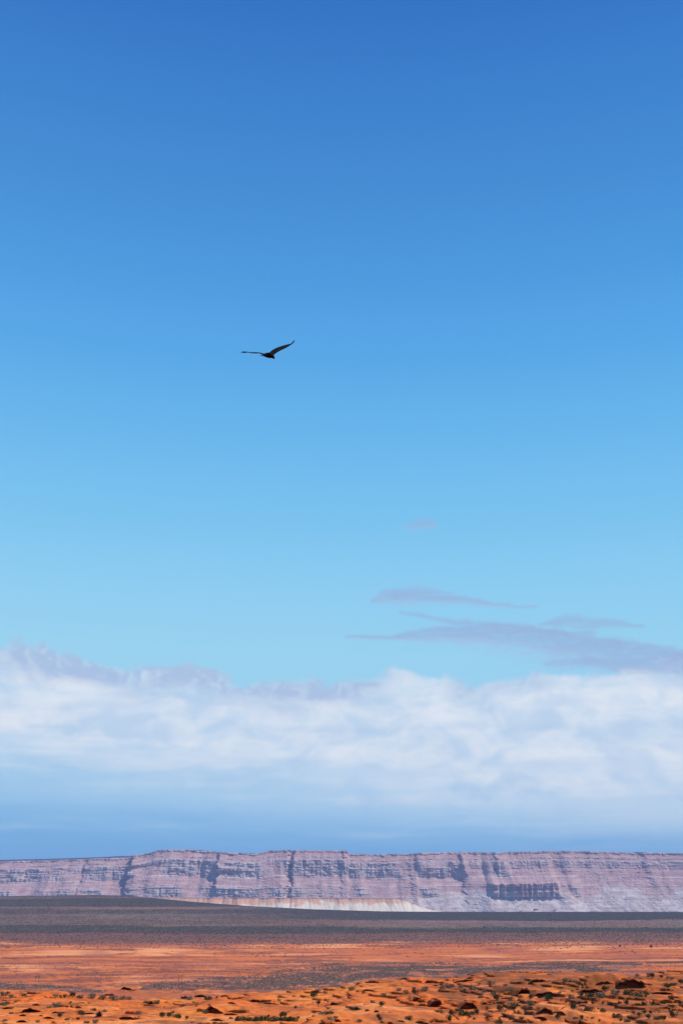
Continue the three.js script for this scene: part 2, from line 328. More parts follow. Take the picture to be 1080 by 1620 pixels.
{
  const rings = [0.01];
  const run = (to, step) => { let r = rings[rings.length - 1]; const n = Math.max(1, Math.round((to - r) / step)); for (let i = 1; i <= n; i++) rings.push(r + (to - r) * i / n); };
  run(20, 1.5); run(110, 3); run(262, 0.45); run(470, 1.8); run(1080, 26); const cutA = rings.findIndex((r) => r > 640);
  run(1700, 5); run(2900, 11); const cutB = rings.length - 1; run(7000, 30); run(10600, 240); run(36000, 2600);
  const th = [];
  for (let a = -180; a < -50; a += 5) th.push(a);
  for (let a = -50; a < -17; a += 0.66) th.push(a);
  for (let a = -17; a < 17; a += 0.063) th.push(a);
  for (let a = 17; a < 50; a += 0.66) th.push(a);
  for (let a = 50; a <= 180; a += 5) th.push(a);
  const NC = th.length, NR = rings.length, pos = new Float32Array(NC * NR * 3), col = new Float32Array(NC * NR * 3), uv = new Float32Array(NC * NR * 2);
  const out = {};
  for (let i = 0; i < NR; i++) for (let j = 0; j < NC; j++) {
    const r = rings[i], t = degToRad(th[j]);
    let x = r * Math.sin(t), d = r * Math.cos(t), k = i * NC + j;
    out.f = 0; out.riser = 0; out.s = 0;
    let dd = d;                                                       // outside the view the land goes on as it does inside
    if (Math.abs(th[j]) > 50) dd = r * Math.cos(degToRad(50)) ;
    const y = r < 3 ? 0 : groundY(x, dd, out);
    const c = groundColor(x, y, dd);
    if (out.s > 0.1) d -= out.s;
    if (out.f > 0.01 && d < 270) {                                               // the lip of a step hangs over its foot
      const g = 0.4, gx = foreground(x + g, dd) - foreground(x - g, dd), gd = foreground(x, dd + g) - foreground(x, dd - g), l = Math.hypot(gx, gd) + 1e-4;
      if (gd > 0) { x -= gx / l * 0.7 * out.f; d -= gd / l * 0.95 * out.f; }
    }
    pos.set([x, y, -d], k * 3); col.set(c, k * 3); uv.set([x / 6, d / 6], k * 2);
  }
  const idx = [];
  const whole = new THREE.BufferGeometry();
  whole.setAttribute('position', new THREE.BufferAttribute(pos, 3));
  const big = new Uint32Array((NR - 1) * (NC - 1) * 6); let w = 0;
  for (let i = 0; i < NR - 1; i++) for (let j = 0; j < NC - 1; j++) {
    const a = i * NC + j, b = a + 1, c = a + NC, e = c + 1;
    big[w++] = a; big[w++] = b; big[w++] = c; big[w++] = b; big[w++] = e; big[w++] = c;
  }
  whole.setIndex(new THREE.BufferAttribute(big, 1)); whole.computeVertexNormals();
  const nor = whole.attributes.normal.array;
  // a grain that is the stone's and the soil's own: fine pale and dark specks
  const N = 512, tex = new Uint8Array(N * N * 4);
  for (let j = 0; j < N; j++) for (let i = 0; i < N; i++) {
    const u = i / N * Math.PI * 2, v = j / N * Math.PI * 2;
    const n = fbm(Math.cos(u) * 4 + 9, Math.sin(u) * 4 + Math.cos(v) * 4, Math.sin(v) * 4, 4, 0.7), q = clamp(240 + n * 80 + (rnd() - 0.5) * 40, 0, 255);
    tex.set([q, q, q, 255], (j * N + i) * 4);
  }
  const grain = new THREE.DataTexture(tex, N, N); grain.colorSpace = THREE.SRGBColorSpace; grain.wrapS = grain.wrapT = THREE.RepeatWrapping; grain.magFilter = THREE.LinearFilter; grain.needsUpdate = true;
  const mat = new THREE.MeshPhysicalMaterial({ specularIntensity: 0.2, vertexColors: true, roughness: 0.95, map: grain, name: 'bare_ground' });
  const piece = (r0, r1, name, label) => {
    const g = new THREE.BufferGeometry(), a = r0 * NC, b = (r1 + 1) * NC;
    g.setAttribute('position', new THREE.BufferAttribute(pos.slice(a * 3, b * 3), 3));
    g.setAttribute('normal', new THREE.BufferAttribute(nor.slice(a * 3, b * 3), 3));
    g.setAttribute('color', new THREE.BufferAttribute(col.slice(a * 3, b * 3), 3));
    g.setAttribute('uv', new THREE.BufferAttribute(uv.slice(a * 2, b * 2), 2));
    g.setIndex(new THREE.BufferAttribute(big.slice(r0 * (NC - 1) * 6, r1 * (NC - 1) * 6).map((v) => v - a), 1));
    put(new THREE.Mesh(g, mat), name, { kind: 'structure', label });
  };
  piece(0, cutA, 'sandstone_ground', 'orange sandstone ground with ledges and shrubs along the bottom of the view');
  piece(cutA, cutB, 'desert_flat', 'pink and red desert flat with grey scrub beyond the orange sandstone');
  piece(cutB, NR - 1, 'plain', 'dark banded plain below the long mesa');
  console.log('ground', NC, NR, big.length / 3);
}
// ------------------------------------------------------------ the mesa, its far neighbour and the low bluff
function curtain(xs, n, shape) {                                     // shape(x, t) gives [x, y, z, r, g, b]
  const pos = [], col = [], idx = [];
  for (const x of xs) { const s = shape(x); for (let j = 0; j < n; j++) { const p = s(j / (n - 1)); pos.push(p[0], p[1], p[2]); col.push(p[3], p[4], p[5]); } }
  for (let i = 0; i < xs.length - 1; i++) for (let j = 0; j < n - 1; j++) { const a = i * n + j, b = a + 1, c = a + n, e = c + 1; idx.push(a, c, b, b, c, e); }
  const g = new THREE.BufferGeometry();
  g.setAttribute('position', new THREE.Float32BufferAttribute(pos, 3));
  g.setAttribute('color', new THREE.Float32BufferAttribute(col, 3));
  g.setIndex(idx); g.computeVertexNormals();
  return g;
}
const rock = new THREE.MeshPhysicalMaterial({ specularIntensity: 0.2, vertexColors: true, roughness: 0.97, name: 'layered_rock' });
{
  const D0 = 10300, BASE = LOW - 4;
  const skyRow = curve([[-700, 1368], [-200, 1363], [0, 1362.5], [60, 1361], [130, 1358.5], [185, 1356.5], [196, 1354], [212, 1352], [228, 1349], [237, 1345], [262, 1344], [300, 1344.5], [322, 1346], [345, 1348.5], [402, 1350.5], [412, 1348], [424, 1345.3], [520, 1345], [549, 1345.2], [552.5, 1350], [600, 1351.3], [662, 1350], [686, 1348.6], [740, 1347.6], [800, 1348.6], [862, 1346.4], [922, 1346], [1000, 1347.6], [1080, 1349], [1300, 1352], [1900, 1349]]);
  const bump = (p, a, b, w) => smoothstep(p, a - w, a + w) * (1 - smoothstep(p, b - w, b + w));
  const xs = [];
  for (let x = -9000; x < -3100; x += 45) xs.push(x);
  for (let x = -3100; x < 3100; x += 4.6) xs.push(x);
  for (let x = 3100; x <= 9000; x += 45) xs.push(x);
  const P = { cap: [0.17, 0.105, 0.105], mauve: [0.36, 0.205, 0.20], mauvePale: [0.51, 0.36, 0.34], grey: [0.35, 0.31, 0.33], pale: [0.58, 0.51, 0.49], white: [0.62, 0.55, 0.51], stain: [0.185, 0.15, 0.17], talus: [0.40, 0.32, 0.31] };
  const NV = 190;
  const shape = (x) => {
    const px = pxOf(x, D0 + 250), top = EYE + tanOf(skyRow(px)) * (D0 + 560) + 3 * noise(x / 40, 1, 1) + 2 * noise(x / 14, 1, 4), H = top - BASE;
    // how far the front stands forward: buttresses and bays, sharp on their shaded left side
    const jumpAt = (q, p, w, amp, len) => amp * smoothstep(q, p - w, p + w) * Math.exp(-Math.max(0, q - p) / len);
    const notch = (q) => jumpAt(q, 197, 2, 150, 40) + jumpAt(q, 341, 2.5, 120, 45) + jumpAt(q, 122, 3, 40, 30) - 34 * bump(q, 306, 336, 8) - 100 * bump(q, 454, 461, 2) + jumpAt(q, 735, 3, 70, 30) + jumpAt(q, 791, 3, 50, 30) + jumpAt(q, 1036, 4, 34, 30) + jumpAt(q, 652, 3, 30, 30) + jumpAt(q, 540, 2, 40, 20);
    const bays = 150 * fbm(x / 760, 3, 2, 3) + 60 * noise(x / 300, 6, 4);
    const cliffA = bump(px, 774, 880, 5), cliffB = bump(px, 664, 740, 5), butte = bump(px, 762, 905, 18);
    const fan = smoothstep(px, 640, 800) * smoothstep(noise(x / 210, 5, 5), -0.4, 0.3);
    let depth = 0; const list = [], runs = [];
    const m1 = smoothstep(noise(x / 330, 1, 3) + 0.2 * noise(x / 120, 4, 3) + lerp(0.16, -0.34, smoothstep(px, 620, 820)), -0.18, 0.2), m2 = smoothstep(noise(x / 260, 7, 5) + 0.2 * noise(x / 110, 8, 3) + lerp(0.10, -0.26, smoothstep(px, 620, 820)), -0.2, 0.22);
    for (let j = 0; j < NV; j++) {
      const t = j / (NV - 1), h = t * 515, wob = 9 * fbm(x / 260, h / 200, 9, 3), hh = h + wob;   // bedding runs level, slightly waved
      const L = (a, b, w = 4) => smoothstep(hh, a - w, a + w) * (1 - smoothstep(hh, b - w, b + w));
      const lower = L(128, 205) * m2, main = L(300, 432) * m1, mid = L(372, 440) * (1 - m1) * 0.6, cap = L(497, 530, 3), lip = 0.7 * L(287, 293, 2), lip2 = 0.6 * L(214, 219, 2);
      let c = Math.max(lower, main, mid, cap * 0.8, lip, lip2, L(338, 343, 2) * 0.5, L(452, 458, 2) * 0.6);
      const inA = cliffA * L(122, 232 + 10 * noise(x / 22, 2, 2), 3), inB = cliffB * L(296, 378, 4);
      c = Math.max(c, inB);
      let ang = lerp(lerp(36, 31, smoothstep(h, 0, 120)), 63 + 9 * noise(x / 60, h / 50, 3), c);
      if (h < 120) ang = lerp(ang, 40, smoothstep(h, 40, 120) * 0.6);
      ang = lerp(ang, 81, inB); ang = lerp(ang, 89, inA);
      ang = lerp(ang, 17, butte * L(240, 262, 4));
      depth += (515 / (NV - 1)) / Math.tan(degToRad(ang)); runs.push([h, hh, L, c, inA, ang]);
    }
    const full = depth; depth = 0;
    for (let j = 0; j < NV; j++) {
      const [h, hh, L, c0, inA, ang] = runs[j], c = c0 * clamp(0.7 + 1.1 * noise(x / 75, h / 40, 61) + 0.6 * noise(x / 24, h / 26, 63), 0, 1);
      depth += (515 / (NV - 1)) / Math.tan(degToRad(ang)) * lerp(1, 560 / full, 0.85);
      const grown = smoothstep(h, 40, 330) * 0.75 + 0.25;
      let z = depth - (bays * 0.3 + notch(px + 5 * noise(h / 38, x / 400, 51) + 2.5 * noise(h / 12, x / 90, 53)) * (0.75 + 0.5 * noise(h / 60, 7, x / 900)) * 0.8) * grown - butte * 70 * (1 - smoothstep(h, 236, 330));
      // columns on the cliffs, runnels on the slopes
      const wx = x + 10 * noise(x / 60, h / 60, 2);
      z -= c * (9 * ridged(wx / 38, h / 420, 3) + 7 * ridged(wx / 15, h / 240, 8) + 4 * noise(x / 30, h / 7, 5) + 9 * smoothstep(noise(x / 55, h / 240, 33), -0.05, 0.3));
      z -= inA * (26 * ridged(wx / 44, 1, 5) + 12 * ridged(wx / 19, 1, 9) - 16 * smoothstep(hh, 168, 176));
      const slope = 1 - c;
      z -= slope * (9 * fbm((x + 0.5 * h) / 70, h / 160, 11, 3) + 4 * ridged((x - 0.5 * h) / 36, h / 200, 14) * smoothstep(h, 0, 50) + 4 * noise(x / 18, h / 14, 3));
      const bed = noise(hh / 9, 3.1, 8) * 0.6 + noise(hh / 4, 7.7, 2) * 0.5;                    // harder and softer beds run level through the whole wall
      z -= 9 * bed * (0.5 + c) + 3 * noise(x / 50, h / 5, 6);
      // colours of the beds
      const n = fbm(x / 120, h / 26, 4, 4), v = ridged(wx / 16, h / 300, 21) * 0.5 + noise(wx / 7, h / 90, 2) * 0.6;
      const mot = fbm(x / 34, h / 12, 71, 4, 0.6);
      let k = mix(P.mauve, P.mauvePale, clamp(0.28 + n * 1.6 + 0.15 * v + mot * 1.4 + bed * 0.8, 0, 1));
      k = mix(k, P.stain, clamp(mot * 2.2 - 0.25 + 0.5 * n, 0, 0.6));
      k = mix(k, mix(P.grey, P.pale, clamp(0.42 + n * 1.5 + 0.35 * v + 0.6 * bed, 0, 1)), c * 0.9);
      k = mix(k, mix(P.talus, P.pale, clamp(0.35 + n * 2 + 0.5 * v + 1.4 * fbm((x + 1.3 * h * Math.sign(noise(x / 180, 2, 2))) / 42, h / 120, 77, 3), 0, 1)), (1 - smoothstep(hh, 90 + 90 * fan, 140 + 120 * fan)) * 0.85);
      k = mix(k, P.white, 0.62 * Math.max(L(290, 299, 2) * smoothstep(noise(x / 240, 3, 1), -0.25, 0.1), L(214, 224, 2) * 0.8 * smoothstep(noise(x / 200, 9, 1), -0.1, 0.2), 0.5 * L(262, 268, 2), 0.45 * L(452, 458, 2) * m1));
      k = mix(k, P.stain, c * 0.55 * smoothstep(v + n, 0.25, 0.8));
      k = mix(k, mix(P.cap, P.stain, clamp(0.5 + n * 2, 0, 1)), L(497 + 12 * noise(x / 90, 2, 2), 560, 4) * smoothstep(noise(x / 130, 5, 2), -0.1, 0.3) * 0.7);
      k = mix(k, P.stain, 0.5 * smoothstep(noise(x / 35, h / 7, 17), 0.28, 0.5) * smoothstep(h, 200, 470));
      list.push([x, BASE + h / 515 * H, -(D0 + z), ...k]);
    }
    const last = list[NV - 1];
    list.push([x, last[1] + 1, last[2] - 60, ...P.cap]); list.push([x, last[1] - 2, last[2] - 900, ...P.cap]); list.push([x, BASE, last[2] - 1000, ...P.cap]);
    return (t) => list[Math.round(t * (NV + 2))];
  };
  put(new THREE.Mesh(curtain(xs, NV + 3, shape), rock), 'mesa', { kind: 'structure', label: 'long mauve and blue-grey layered mesa along the whole horizon' });

  // farther tableland behind its left end
  const far = curve([[-700, 1363], [-100, 1360.5], [0, 1359.3], [80, 1357.6], [150, 1355.3], [186, 1353.4], [200, 1353], [240, 1354], [400, 1357]]);
  const fx = []; for (let x = -9000; x < -1400; x += 26) fx.push(x);
  put(new THREE.Mesh(curtain(fx, 26, (x) => {
    const px = pxOf(x, 16500), top = EYE + tanOf(far(px)) * 16500;
    return (t) => t < 0.8 ? [x, lerp(LOW, top - 26, t / 0.8), -(16500 - 300 + t * 300 - 40 * ridged(x / 120, t * 2, 3)), 0.22, 0.17, 0.17]
      : t < 0.95 ? [x, lerp(top - 26, top, (t - 0.8) / 0.15) + 2 * noise(x / 60, 2, 2), -(16500 + t * 60), 0.07, 0.075, 0.075] : t < 0.97 ? [x, top - 1, -17600, 0.07, 0.075, 0.075] : [x, LOW, -17700, 0.07, 0.07, 0.07];
  }), rock), 'plateau', { kind: 'structure', label: 'flat dark far plateau showing behind the left end of the mesa' });

  // pale bluff in front of the mesa
  const bx = []; for (let x = -2600; x <= 1500; x += 4.5) bx.push(x);
  const bTop = curve([[-100, 1419.5], [150, 1419.5], [240, 1419.3], [420, 1420.3], [560, 1420.6], [634, 1421], [644, 1424], [662, 1432], [682, 1439], [705, 1443], [765, 1445.5], [800, 1452], [900, 1452]]);
  put(new THREE.Mesh(curtain(bx, 44, (x) => {
    const px = pxOf(x, 8100), top = EYE + tanOf(bTop(px)) * 8150 + 0.8 * noise(x / 25, 1, 1), H = Math.max(1, top - LOW + 6), wig = 70 * fbm(x / 300, 2, 2, 3) + 36 * ridged(x / 120, 4, 2);
    return (t) => {
      if (t > 0.93) { const s = (t - 0.93) / 0.07; return [x, top - 2 * s, -(8230 + wig + s * 1500), 0.30, 0.19, 0.15]; }
      const h = t / 0.93, y = LOW - 6 + H * h, run = h < 0.93 ? h * 190 : 177 + (h - 0.93) * 30;
      const z = 8000 + wig * (0.5 + 0.5 * h) + run - 9 * fbm((x + 40 * h) / 60, h * 1.6, 5, 3) - 6 * ridged((x + 24 * h) / 34, h * 1.1, 7);
      const n = fbm(x / 110 + h, h * 3, 4, 4) + 0.35 * fbm(x / 22, h * 2.4, 9, 3);
      let c = mix([0.62, 0.53, 0.43], [0.52, 0.30, 0.20], smoothstep(h + n * 0.55 - 0.12 * smoothstep(px, 420, 600), 0.50, 0.72));
      c = mix(c, [0.46, 0.22, 0.15], smoothstep(h + n * 0.4, 0.78, 0.98) * 0.7);
      c = mix(c, [0.64, 0.56, 0.50], smoothstep(px, 620, 680) * 0.7);
      if (h > 0.955) c = [0.17, 0.10, 0.10];
      return [x, y, -z, ...c];
    };
  }), rock), 'bluff', { kind: 'structure', label: 'low orange and white bluff standing before the middle of the mesa' });
}


// ------------------------------------------------------------ rock ledges in the orange sandstone
const nameLater = [];
const ledgeRock = new THREE.MeshPhysicalMaterial({ specularIntensity: 0.2, vertexColors: true, roughness: 0.95, name: 'ledge_sandstone' });
function ledgeGeometry(w, h, sd, lop, wx, wd) {                       // local: x along the ledge, y up, z to the front
  const n = Math.max(14, Math.round(w / 0.11)), pos = [], col = [], idx = [];
  const prof = [[-8, 0.45], [-5, 0.62], [-3, 0.78], [-1.4, 0.9], [-0.2, 0.98], [0.5, 0.98], [0.68, 0.9], [0.6, 0.78], [-0.4, 0.74], [-2.0, 0.7], [-3.2, 0.4], [-3.0, 0.1], [-1.2, -0.03], [0.3, -0.12], [1.2, -0.4]];
  for (let i = 0; i <= n; i++) {
    const s = i / n * 2 - 1, X = s * w / 2;
    const chunk = noise(Math.floor((X + 0.35 * noise(X * 2, sd)) / 0.55) * 3.7, sd * 1.9), T = (1 - Math.abs(s) ** 3) * (1 + 0.35 * noise(X * 1.3, sd, 2) + 0.28 * chunk) * lerp(1, 1 - 0.82 * (s + 1) / 2, Math.max(0, lop)) * lerp(1, 1 - 0.82 * (1 - s) / 2, Math.max(0, -lop));
    prof.forEach(([z, y], j) => {
      const front = j > 3 && j < 12 ? 1 : 0, k = Math.max(0.03, T);
      const qx = X + front * 0.1 * noise(X * 3, j, sd), py = (y > 0 ? y * k : y * 0.8) * h + front * h * 0.10 * noise(X * 2.3, j * 1.7, sd + 4), pz = (z * (z < -0.7 ? 1 : k) + front * (0.55 * chunk + 0.3 * noise(X * 2.2, j * 0.6, sd + 9)) * k) * h;
      pos.push(qx, py, pz);
      let c = groundColor(wx + qx, 0, wd - pz);
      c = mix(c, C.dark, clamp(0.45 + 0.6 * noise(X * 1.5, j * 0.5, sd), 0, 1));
      col.push(...c);
    });
  }
  const m = prof.length;
  for (let i = 0; i < n; i++) for (let j = 0; j < m - 1; j++) { const a = i * m + j, b = a + 1, c = a + m, e = c + 1; idx.push(a, b, c, b, e, c); }
  const g = new THREE.BufferGeometry();
  g.setAttribute('position', new THREE.Float32BufferAttribute(pos, 3)); g.setAttribute('color', new THREE.Float32BufferAttribute(col, 3)); g.setIndex(idx); g.computeVertexNormals();
  return g;
}
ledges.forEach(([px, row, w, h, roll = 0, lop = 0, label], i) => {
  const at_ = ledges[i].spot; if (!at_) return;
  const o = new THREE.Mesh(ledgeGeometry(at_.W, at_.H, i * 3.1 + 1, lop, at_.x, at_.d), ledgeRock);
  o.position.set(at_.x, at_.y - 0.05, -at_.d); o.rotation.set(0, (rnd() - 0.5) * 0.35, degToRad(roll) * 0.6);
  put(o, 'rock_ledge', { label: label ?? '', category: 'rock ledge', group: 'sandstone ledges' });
  if (!label) nameLater.push([o, px, row, (w > 24 ? 'long' : w > 14 ? 'short' : 'tiny') + (h > 4 ? ' dark ledge' : ' thin dark ledge')]);
});

// ------------------------------------------------------------ shrubs
const twig = new THREE.MeshStandardMaterial({ color: new THREE.Color(0.11, 0.075, 0.05), roughness: 0.95, name: 'twig' });
const leafMat = (r, g, b, name) => new THREE.MeshPhysicalMaterial({ specularIntensity: 0.2, color: new THREE.Color(r, g, b), roughness: 0.9, side: THREE.DoubleSide, name });
function shrubProto(kind) {
  const o = new THREE.Group(), pos = [], N = { round: 420, sage: 340, spiky: 300, mat: 420 }[kind];
  const a = new THREE.Vector3(), b = new THREE.Vector3(), c = new THREE.Vector3();
  const lobes = [];
  for (let i = 0; i < 9; i++) { const t = rnd() * 6.283, r = 0.36 * Math.sqrt(rnd()); lobes.push([Math.cos(t) * r, { mat: 0.08, sage: 0.16, round: 0.24, spiky: 0.2 }[kind] + rnd() * { mat: 0.14, sage: 0.22, round: 0.36, spiky: 0.3 }[kind], Math.sin(t) * r, 0.13 + rnd() * 0.1]); }
  const stems = [];
  for (let i = 0; i < N; i++) {
    if (kind === 'spiky') {
      const t = rnd() * 6.283, u = 0.15 + rnd() * 1.3, l = 0.35 + 0.3 * rnd();
      a.set(Math.cos(t) * Math.cos(u) * l, Math.sin(u) * l, Math.sin(t) * Math.cos(u) * l); b.set(-Math.sin(t), 0, Math.cos(t)).multiplyScalar(0.028); c.copy(a).multiplyScalar(0.12);
      pos.push(c.x - b.x, c.y, c.z - b.z, c.x + b.x, c.y, c.z + b.z, a.x, a.y, a.z);
      continue;
    }
    const [x, y, z, r] = lobes[i % lobes.length], t = rnd() * 6.283, u = Math.acos(2 * rnd() - 1), q = r * Math.cbrt(0.25 + 0.75 * rnd());
    a.set(x + q * Math.sin(u) * Math.cos(t), Math.max(0.02, y + q * Math.cos(u)), z + q * Math.sin(u) * Math.sin(t));
    b.set(rnd() - 0.5, rnd() - 0.5, rnd() - 0.5).normalize().multiplyScalar(0.055); c.set(rnd() - 0.5, rnd() - 0.5, rnd() - 0.5).cross(b).normalize().multiplyScalar(0.03);
    pos.push(a.x - b.x, a.y - b.y, a.z - b.z, a.x + c.x, a.y + c.y, a.z + c.z, a.x + b.x, a.y + b.y, a.z + b.z, a.x - b.x, a.y - b.y, a.z - b.z, a.x + b.x, a.y + b.y, a.z + b.z, a.x - c.x, a.y - c.y, a.z - c.z);
  }
  const g = new THREE.BufferGeometry(); g.setAttribute('position', new THREE.Float32BufferAttribute(pos, 3)); g.computeVertexNormals();
  const f = new THREE.Mesh(g, { round: leafMat(0.042, 0.052, 0.020, 'dark_leaf'), sage: leafMat(0.125, 0.125, 0.092, 'grey_leaf'), spiky: leafMat(0.05, 0.052, 0.026, 'blade_leaf'), mat: leafMat(0.052, 0.066, 0.024, 'green_leaf') }[kind]);
  f.name = 'foliage'; o.add(f);
  for (const [x, y, z] of lobes.slice(0, 6)) stems.push(new THREE.TubeGeometry(new THREE.CatmullRomCurve3([new THREE.Vector3(0, -0.06, 0), new THREE.Vector3(x * 0.4, y * 0.35, z * 0.4), new THREE.Vector3(x, y, z)]), 3, 0.012, 4));
  const st = new THREE.Mesh(mergeGeometries(stems), twig); st.name = 'stems'; o.add(st);
  return o;
}
const protos = Object.fromEntries(['round', 'sage', 'spiky', 'mat'].map((k) => [k, shrubProto(k)]));
const r_ = 'round', s_ = 'sage', p_ = 'spiky', m_ = 'mat';
// [column, row of the foot, width in photograph pixels, kind, label]
const shrubs = [
  [1030, 1547, 10, r_, 'dark round shrub on the right skyline, largest of those standing against the grey flat'], [1045, 1547.5, 6, r_], [1007, 1544.5, 6, s_], [1055, 1548, 6, s_], [1062, 1549, 7, s_], [1076, 1557, 10, r_], [1053, 1561, 11, m_], [1063, 1560, 12, m_], [1066, 1558, 8, m_], [908, 1555, 8, s_],
  [994, 1576, 16, m_, 'broad green shrub in the shade under the big tilted slab'], [1008, 1576, 13, m_], [1020, 1573, 11, m_], [972, 1578, 15, s_], [950, 1579, 16, s_], [933, 1577, 14, m_], [917, 1577, 9, r_], [904, 1580, 10, s_], [958, 1569, 11, r_], [1022, 1578, 6, r_], [1013, 1578, 8, m_], [987, 1581, 5, r_], [1003, 1580, 4, r_],
  [927, 1589, 8, r_], [939, 1589, 7, r_], [952, 1589, 5, r_], [964, 1590, 7, m_], [980, 1589.5, 6, r_], [992, 1590, 11, r_, 'dark dome-shaped shrub alone on the pale sand strip at the right'], [1008, 1591, 8, m_], [1020, 1591, 9, r_], [1030, 1591, 9, r_], [1038, 1590, 9, m_], [1047, 1588, 9, m_], [1059, 1586, 11, r_], [1074, 1583, 5, s_], [1062, 1594, 11, m_], [1078, 1592, 8, r_],
  [905, 1591, 11, m_], [907, 1598, 10, r_], [932, 1600, 15, m_, 'wide low green shrub on the sand right of the flat dark slab'], [951, 1601, 13, m_], [1001, 1604, 6, r_], [1011, 1608, 7, r_], [1017, 1604, 8, r_], [1029, 1604, 7, r_], [1059, 1604, 8, r_], [976, 1610, 14, m_], [1026, 1612, 10, r_], [1040, 1612, 11, m_], [1048, 1611, 10, m_], [1052, 1613, 8, r_], [1067, 1611, 12, r_],
  [910, 1612, 8, m_], [921, 1613, 8, r_], [936, 1612, 7, s_], [980, 1616, 7, r_], [991, 1617, 10, m_], [918, 1618, 6, s_], [927, 1618, 5, s_], [947, 1617, 4, r_],
  [788, 1584, 14, r_, 'dark round shrub at the left foot of the tall cave-fronted outcrop'], [812, 1597, 22, m_, 'largest green shrub, below and left of the cave-fronted outcrop'], [838, 1581, 11, r_], [864, 1587, 17, r_, 'dark shrub under the layered ledge right of the cave-fronted outcrop'], [828, 1596, 9, s_], [791, 1600, 11, r_],
  [732, 1609, 20, m_, 'broad green shrub below the pair of broken dark rocks'], [755, 1605, 11, r_], [747, 1606, 9, r_], [799, 1610, 7, r_], [774, 1614, 9, r_], [750, 1614, 5, r_], [788, 1619, 12, m_], [827, 1618, 10, r_], [882, 1612, 10, r_], [808, 1583, 10, s_], [778, 1560, 14, s_], [748, 1566, 13, s_], [811, 1571, 12, s_], [780, 1574, 10, s_], [895, 1557, 10, s_], [840, 1592, 13, s_], [805, 1614, 5, r_], [789, 1613, 5, r_], [768, 1607, 8, s_], [884, 1572, 6, s_], [894, 1587, 5, r_], [765, 1570, 9, s_], [735, 1569, 10, s_], [800, 1562, 8, s_], [760, 1579, 9, s_], [728, 1563, 8, s_],
  [557, 1567, 11, s_], [608, 1577, 10, s_], [643, 1573, 11, s_], [658, 1574, 11, r_, 'dark shrub on the slope above the peaked boulder'], [602, 1593, 12, r_], [670, 1568, 13, s_], [707, 1563, 14, s_], [700, 1566, 10, s_], [716, 1562, 9, s_], [647, 1613, 11, m_], [717, 1608, 12, r_], [712, 1617, 12, r_], [690, 1601, 8, m_], [569, 1617, 9, s_], [698, 1603, 9, s_], [630, 1568, 9, s_], [655, 1565, 7, s_], [575, 1572, 7, s_], [590, 1587, 8, s_], [662, 1584, 7, r_],
  ...[[379, 0], [388, -0.5], [398, 0], [409, 0.5], [419, 0], [430, 0.5], [440, 0], [449, -0.5], [457, 0], [464, 1]].map(([x, y]) => [x, 1615 + y, 14, m_, 'row']), [449, 1609, 12, r_, 'row'], [443, 1610, 10, r_, 'row'],
  [442, 1584, 6, s_], [502, 1590, 8, r_], [467, 1596, 6, r_], [497, 1579, 11, r_], [508, 1605, 9, s_], [517, 1605, 10, m_], [524, 1604, 8, m_], [522, 1613, 9, s_], [531, 1612, 8, s_], [425, 1609, 4, r_], [471, 1612, 5, r_], [465, 1577, 5, s_], [503, 1571, 10, s_], [515, 1572, 8, s_], [365, 1612, 7, m_], [441, 1579, 5, s_],
  [300, 1582, 10, s_], [330, 1582, 12, m_, 'green shrub on the crest right above the large black triangular rock'], [342, 1580, 5, r_], [247, 1588, 10, s_], [257, 1610, 10, r_], [267, 1610, 10, r_], [280, 1610, 13, m_], [297, 1613, 7, r_], [272, 1604, 6, r_], [183, 1582, 12, s_], [193, 1582, 10, s_], [203, 1582, 9, s_], [316, 1600, 7, s_], [325, 1604, 9, s_], [220, 1605, 9, s_],
  [7, 1576, 12, s_], [14, 1574, 6, r_], [18, 1579, 8, s_], [37, 1577, 10, m_], [87, 1578, 9, s_], [95, 1578, 8, m_], [104, 1579, 7, r_], [115, 1578, 11, r_, 'dark green shrub on the left crest, between two smaller ones'], [126, 1579, 10, m_], [145, 1579, 12, s_], [163, 1581, 12, s_], [177, 1580, 8, s_], [89, 1594, 14, s_, 'grey bush on the orange slope above the long black ledges at the left'], [77, 1596, 8, s_], [7, 1591, 11, s_], [2, 1590, 8, m_], [12, 1589, 7, m_], [127, 1605, 13, m_], [157, 1609, 15, p_, 'dark spiky yucca-like plant near the lower left'], [97, 1610, 10, r_], [107, 1614, 8, m_], [123, 1614, 6, r_], [148, 1599, 9, m_], [165, 1601, 8, s_], [80, 1619, 10, m_], [138, 1619, 9, m_], [151, 1619, 10, s_], [7, 1617, 8, s_], [111, 1588, 5, r_], [60, 1618, 7, s_], [25, 1586, 6, s_],
];
let rowCount = 0;
shrubs.forEach(([px, row, w, kind, label]) => {
  const p = hit(px, row); if (!p) return;
  const o = protos[kind].clone(), k = Math.max(0.4, w * -p.z / KX * 1.2);
  o.position.set(p.x, p.y - 0.03, p.z); o.scale.set(k, k * (0.85 + 0.3 * rnd()), k); o.rotation.y = rnd() * 6.28;
  const look = { round: 'dark round shrub', sage: 'grey dry bush', mat: 'low green shrub', spiky: 'spiky plant' }[kind];
  put(o, kind === 'spiky' ? 'spiky_plant' : 'shrub', { label: label && label !== 'row' ? label : '', category: kind === 'spiky' ? 'plant' : 'shrub', ...(kind === 'spiky' ? {} : { group: 'shrubs on the orange sandstone' }) });
  if (label === 'row') o.userData.label = row < 1612 ? (px < 446 ? 'left' : 'right') + ' one of two darker shrubs standing behind the right end of the long row' : `green shrub, ${['first', 'second', 'third', 'fourth', 'fifth', 'sixth', 'seventh', 'eighth', 'ninth', 'tenth'][rowCount++]} from the left in the long tight row of shrubs`, o.userData.group = 'shrubs of the long tight row';
  else if (!label) nameLater.push([o, px, row, (w > 11 ? 'broad' : w > 7 ? 'middling' : 'small') + ' ' + look]);
});
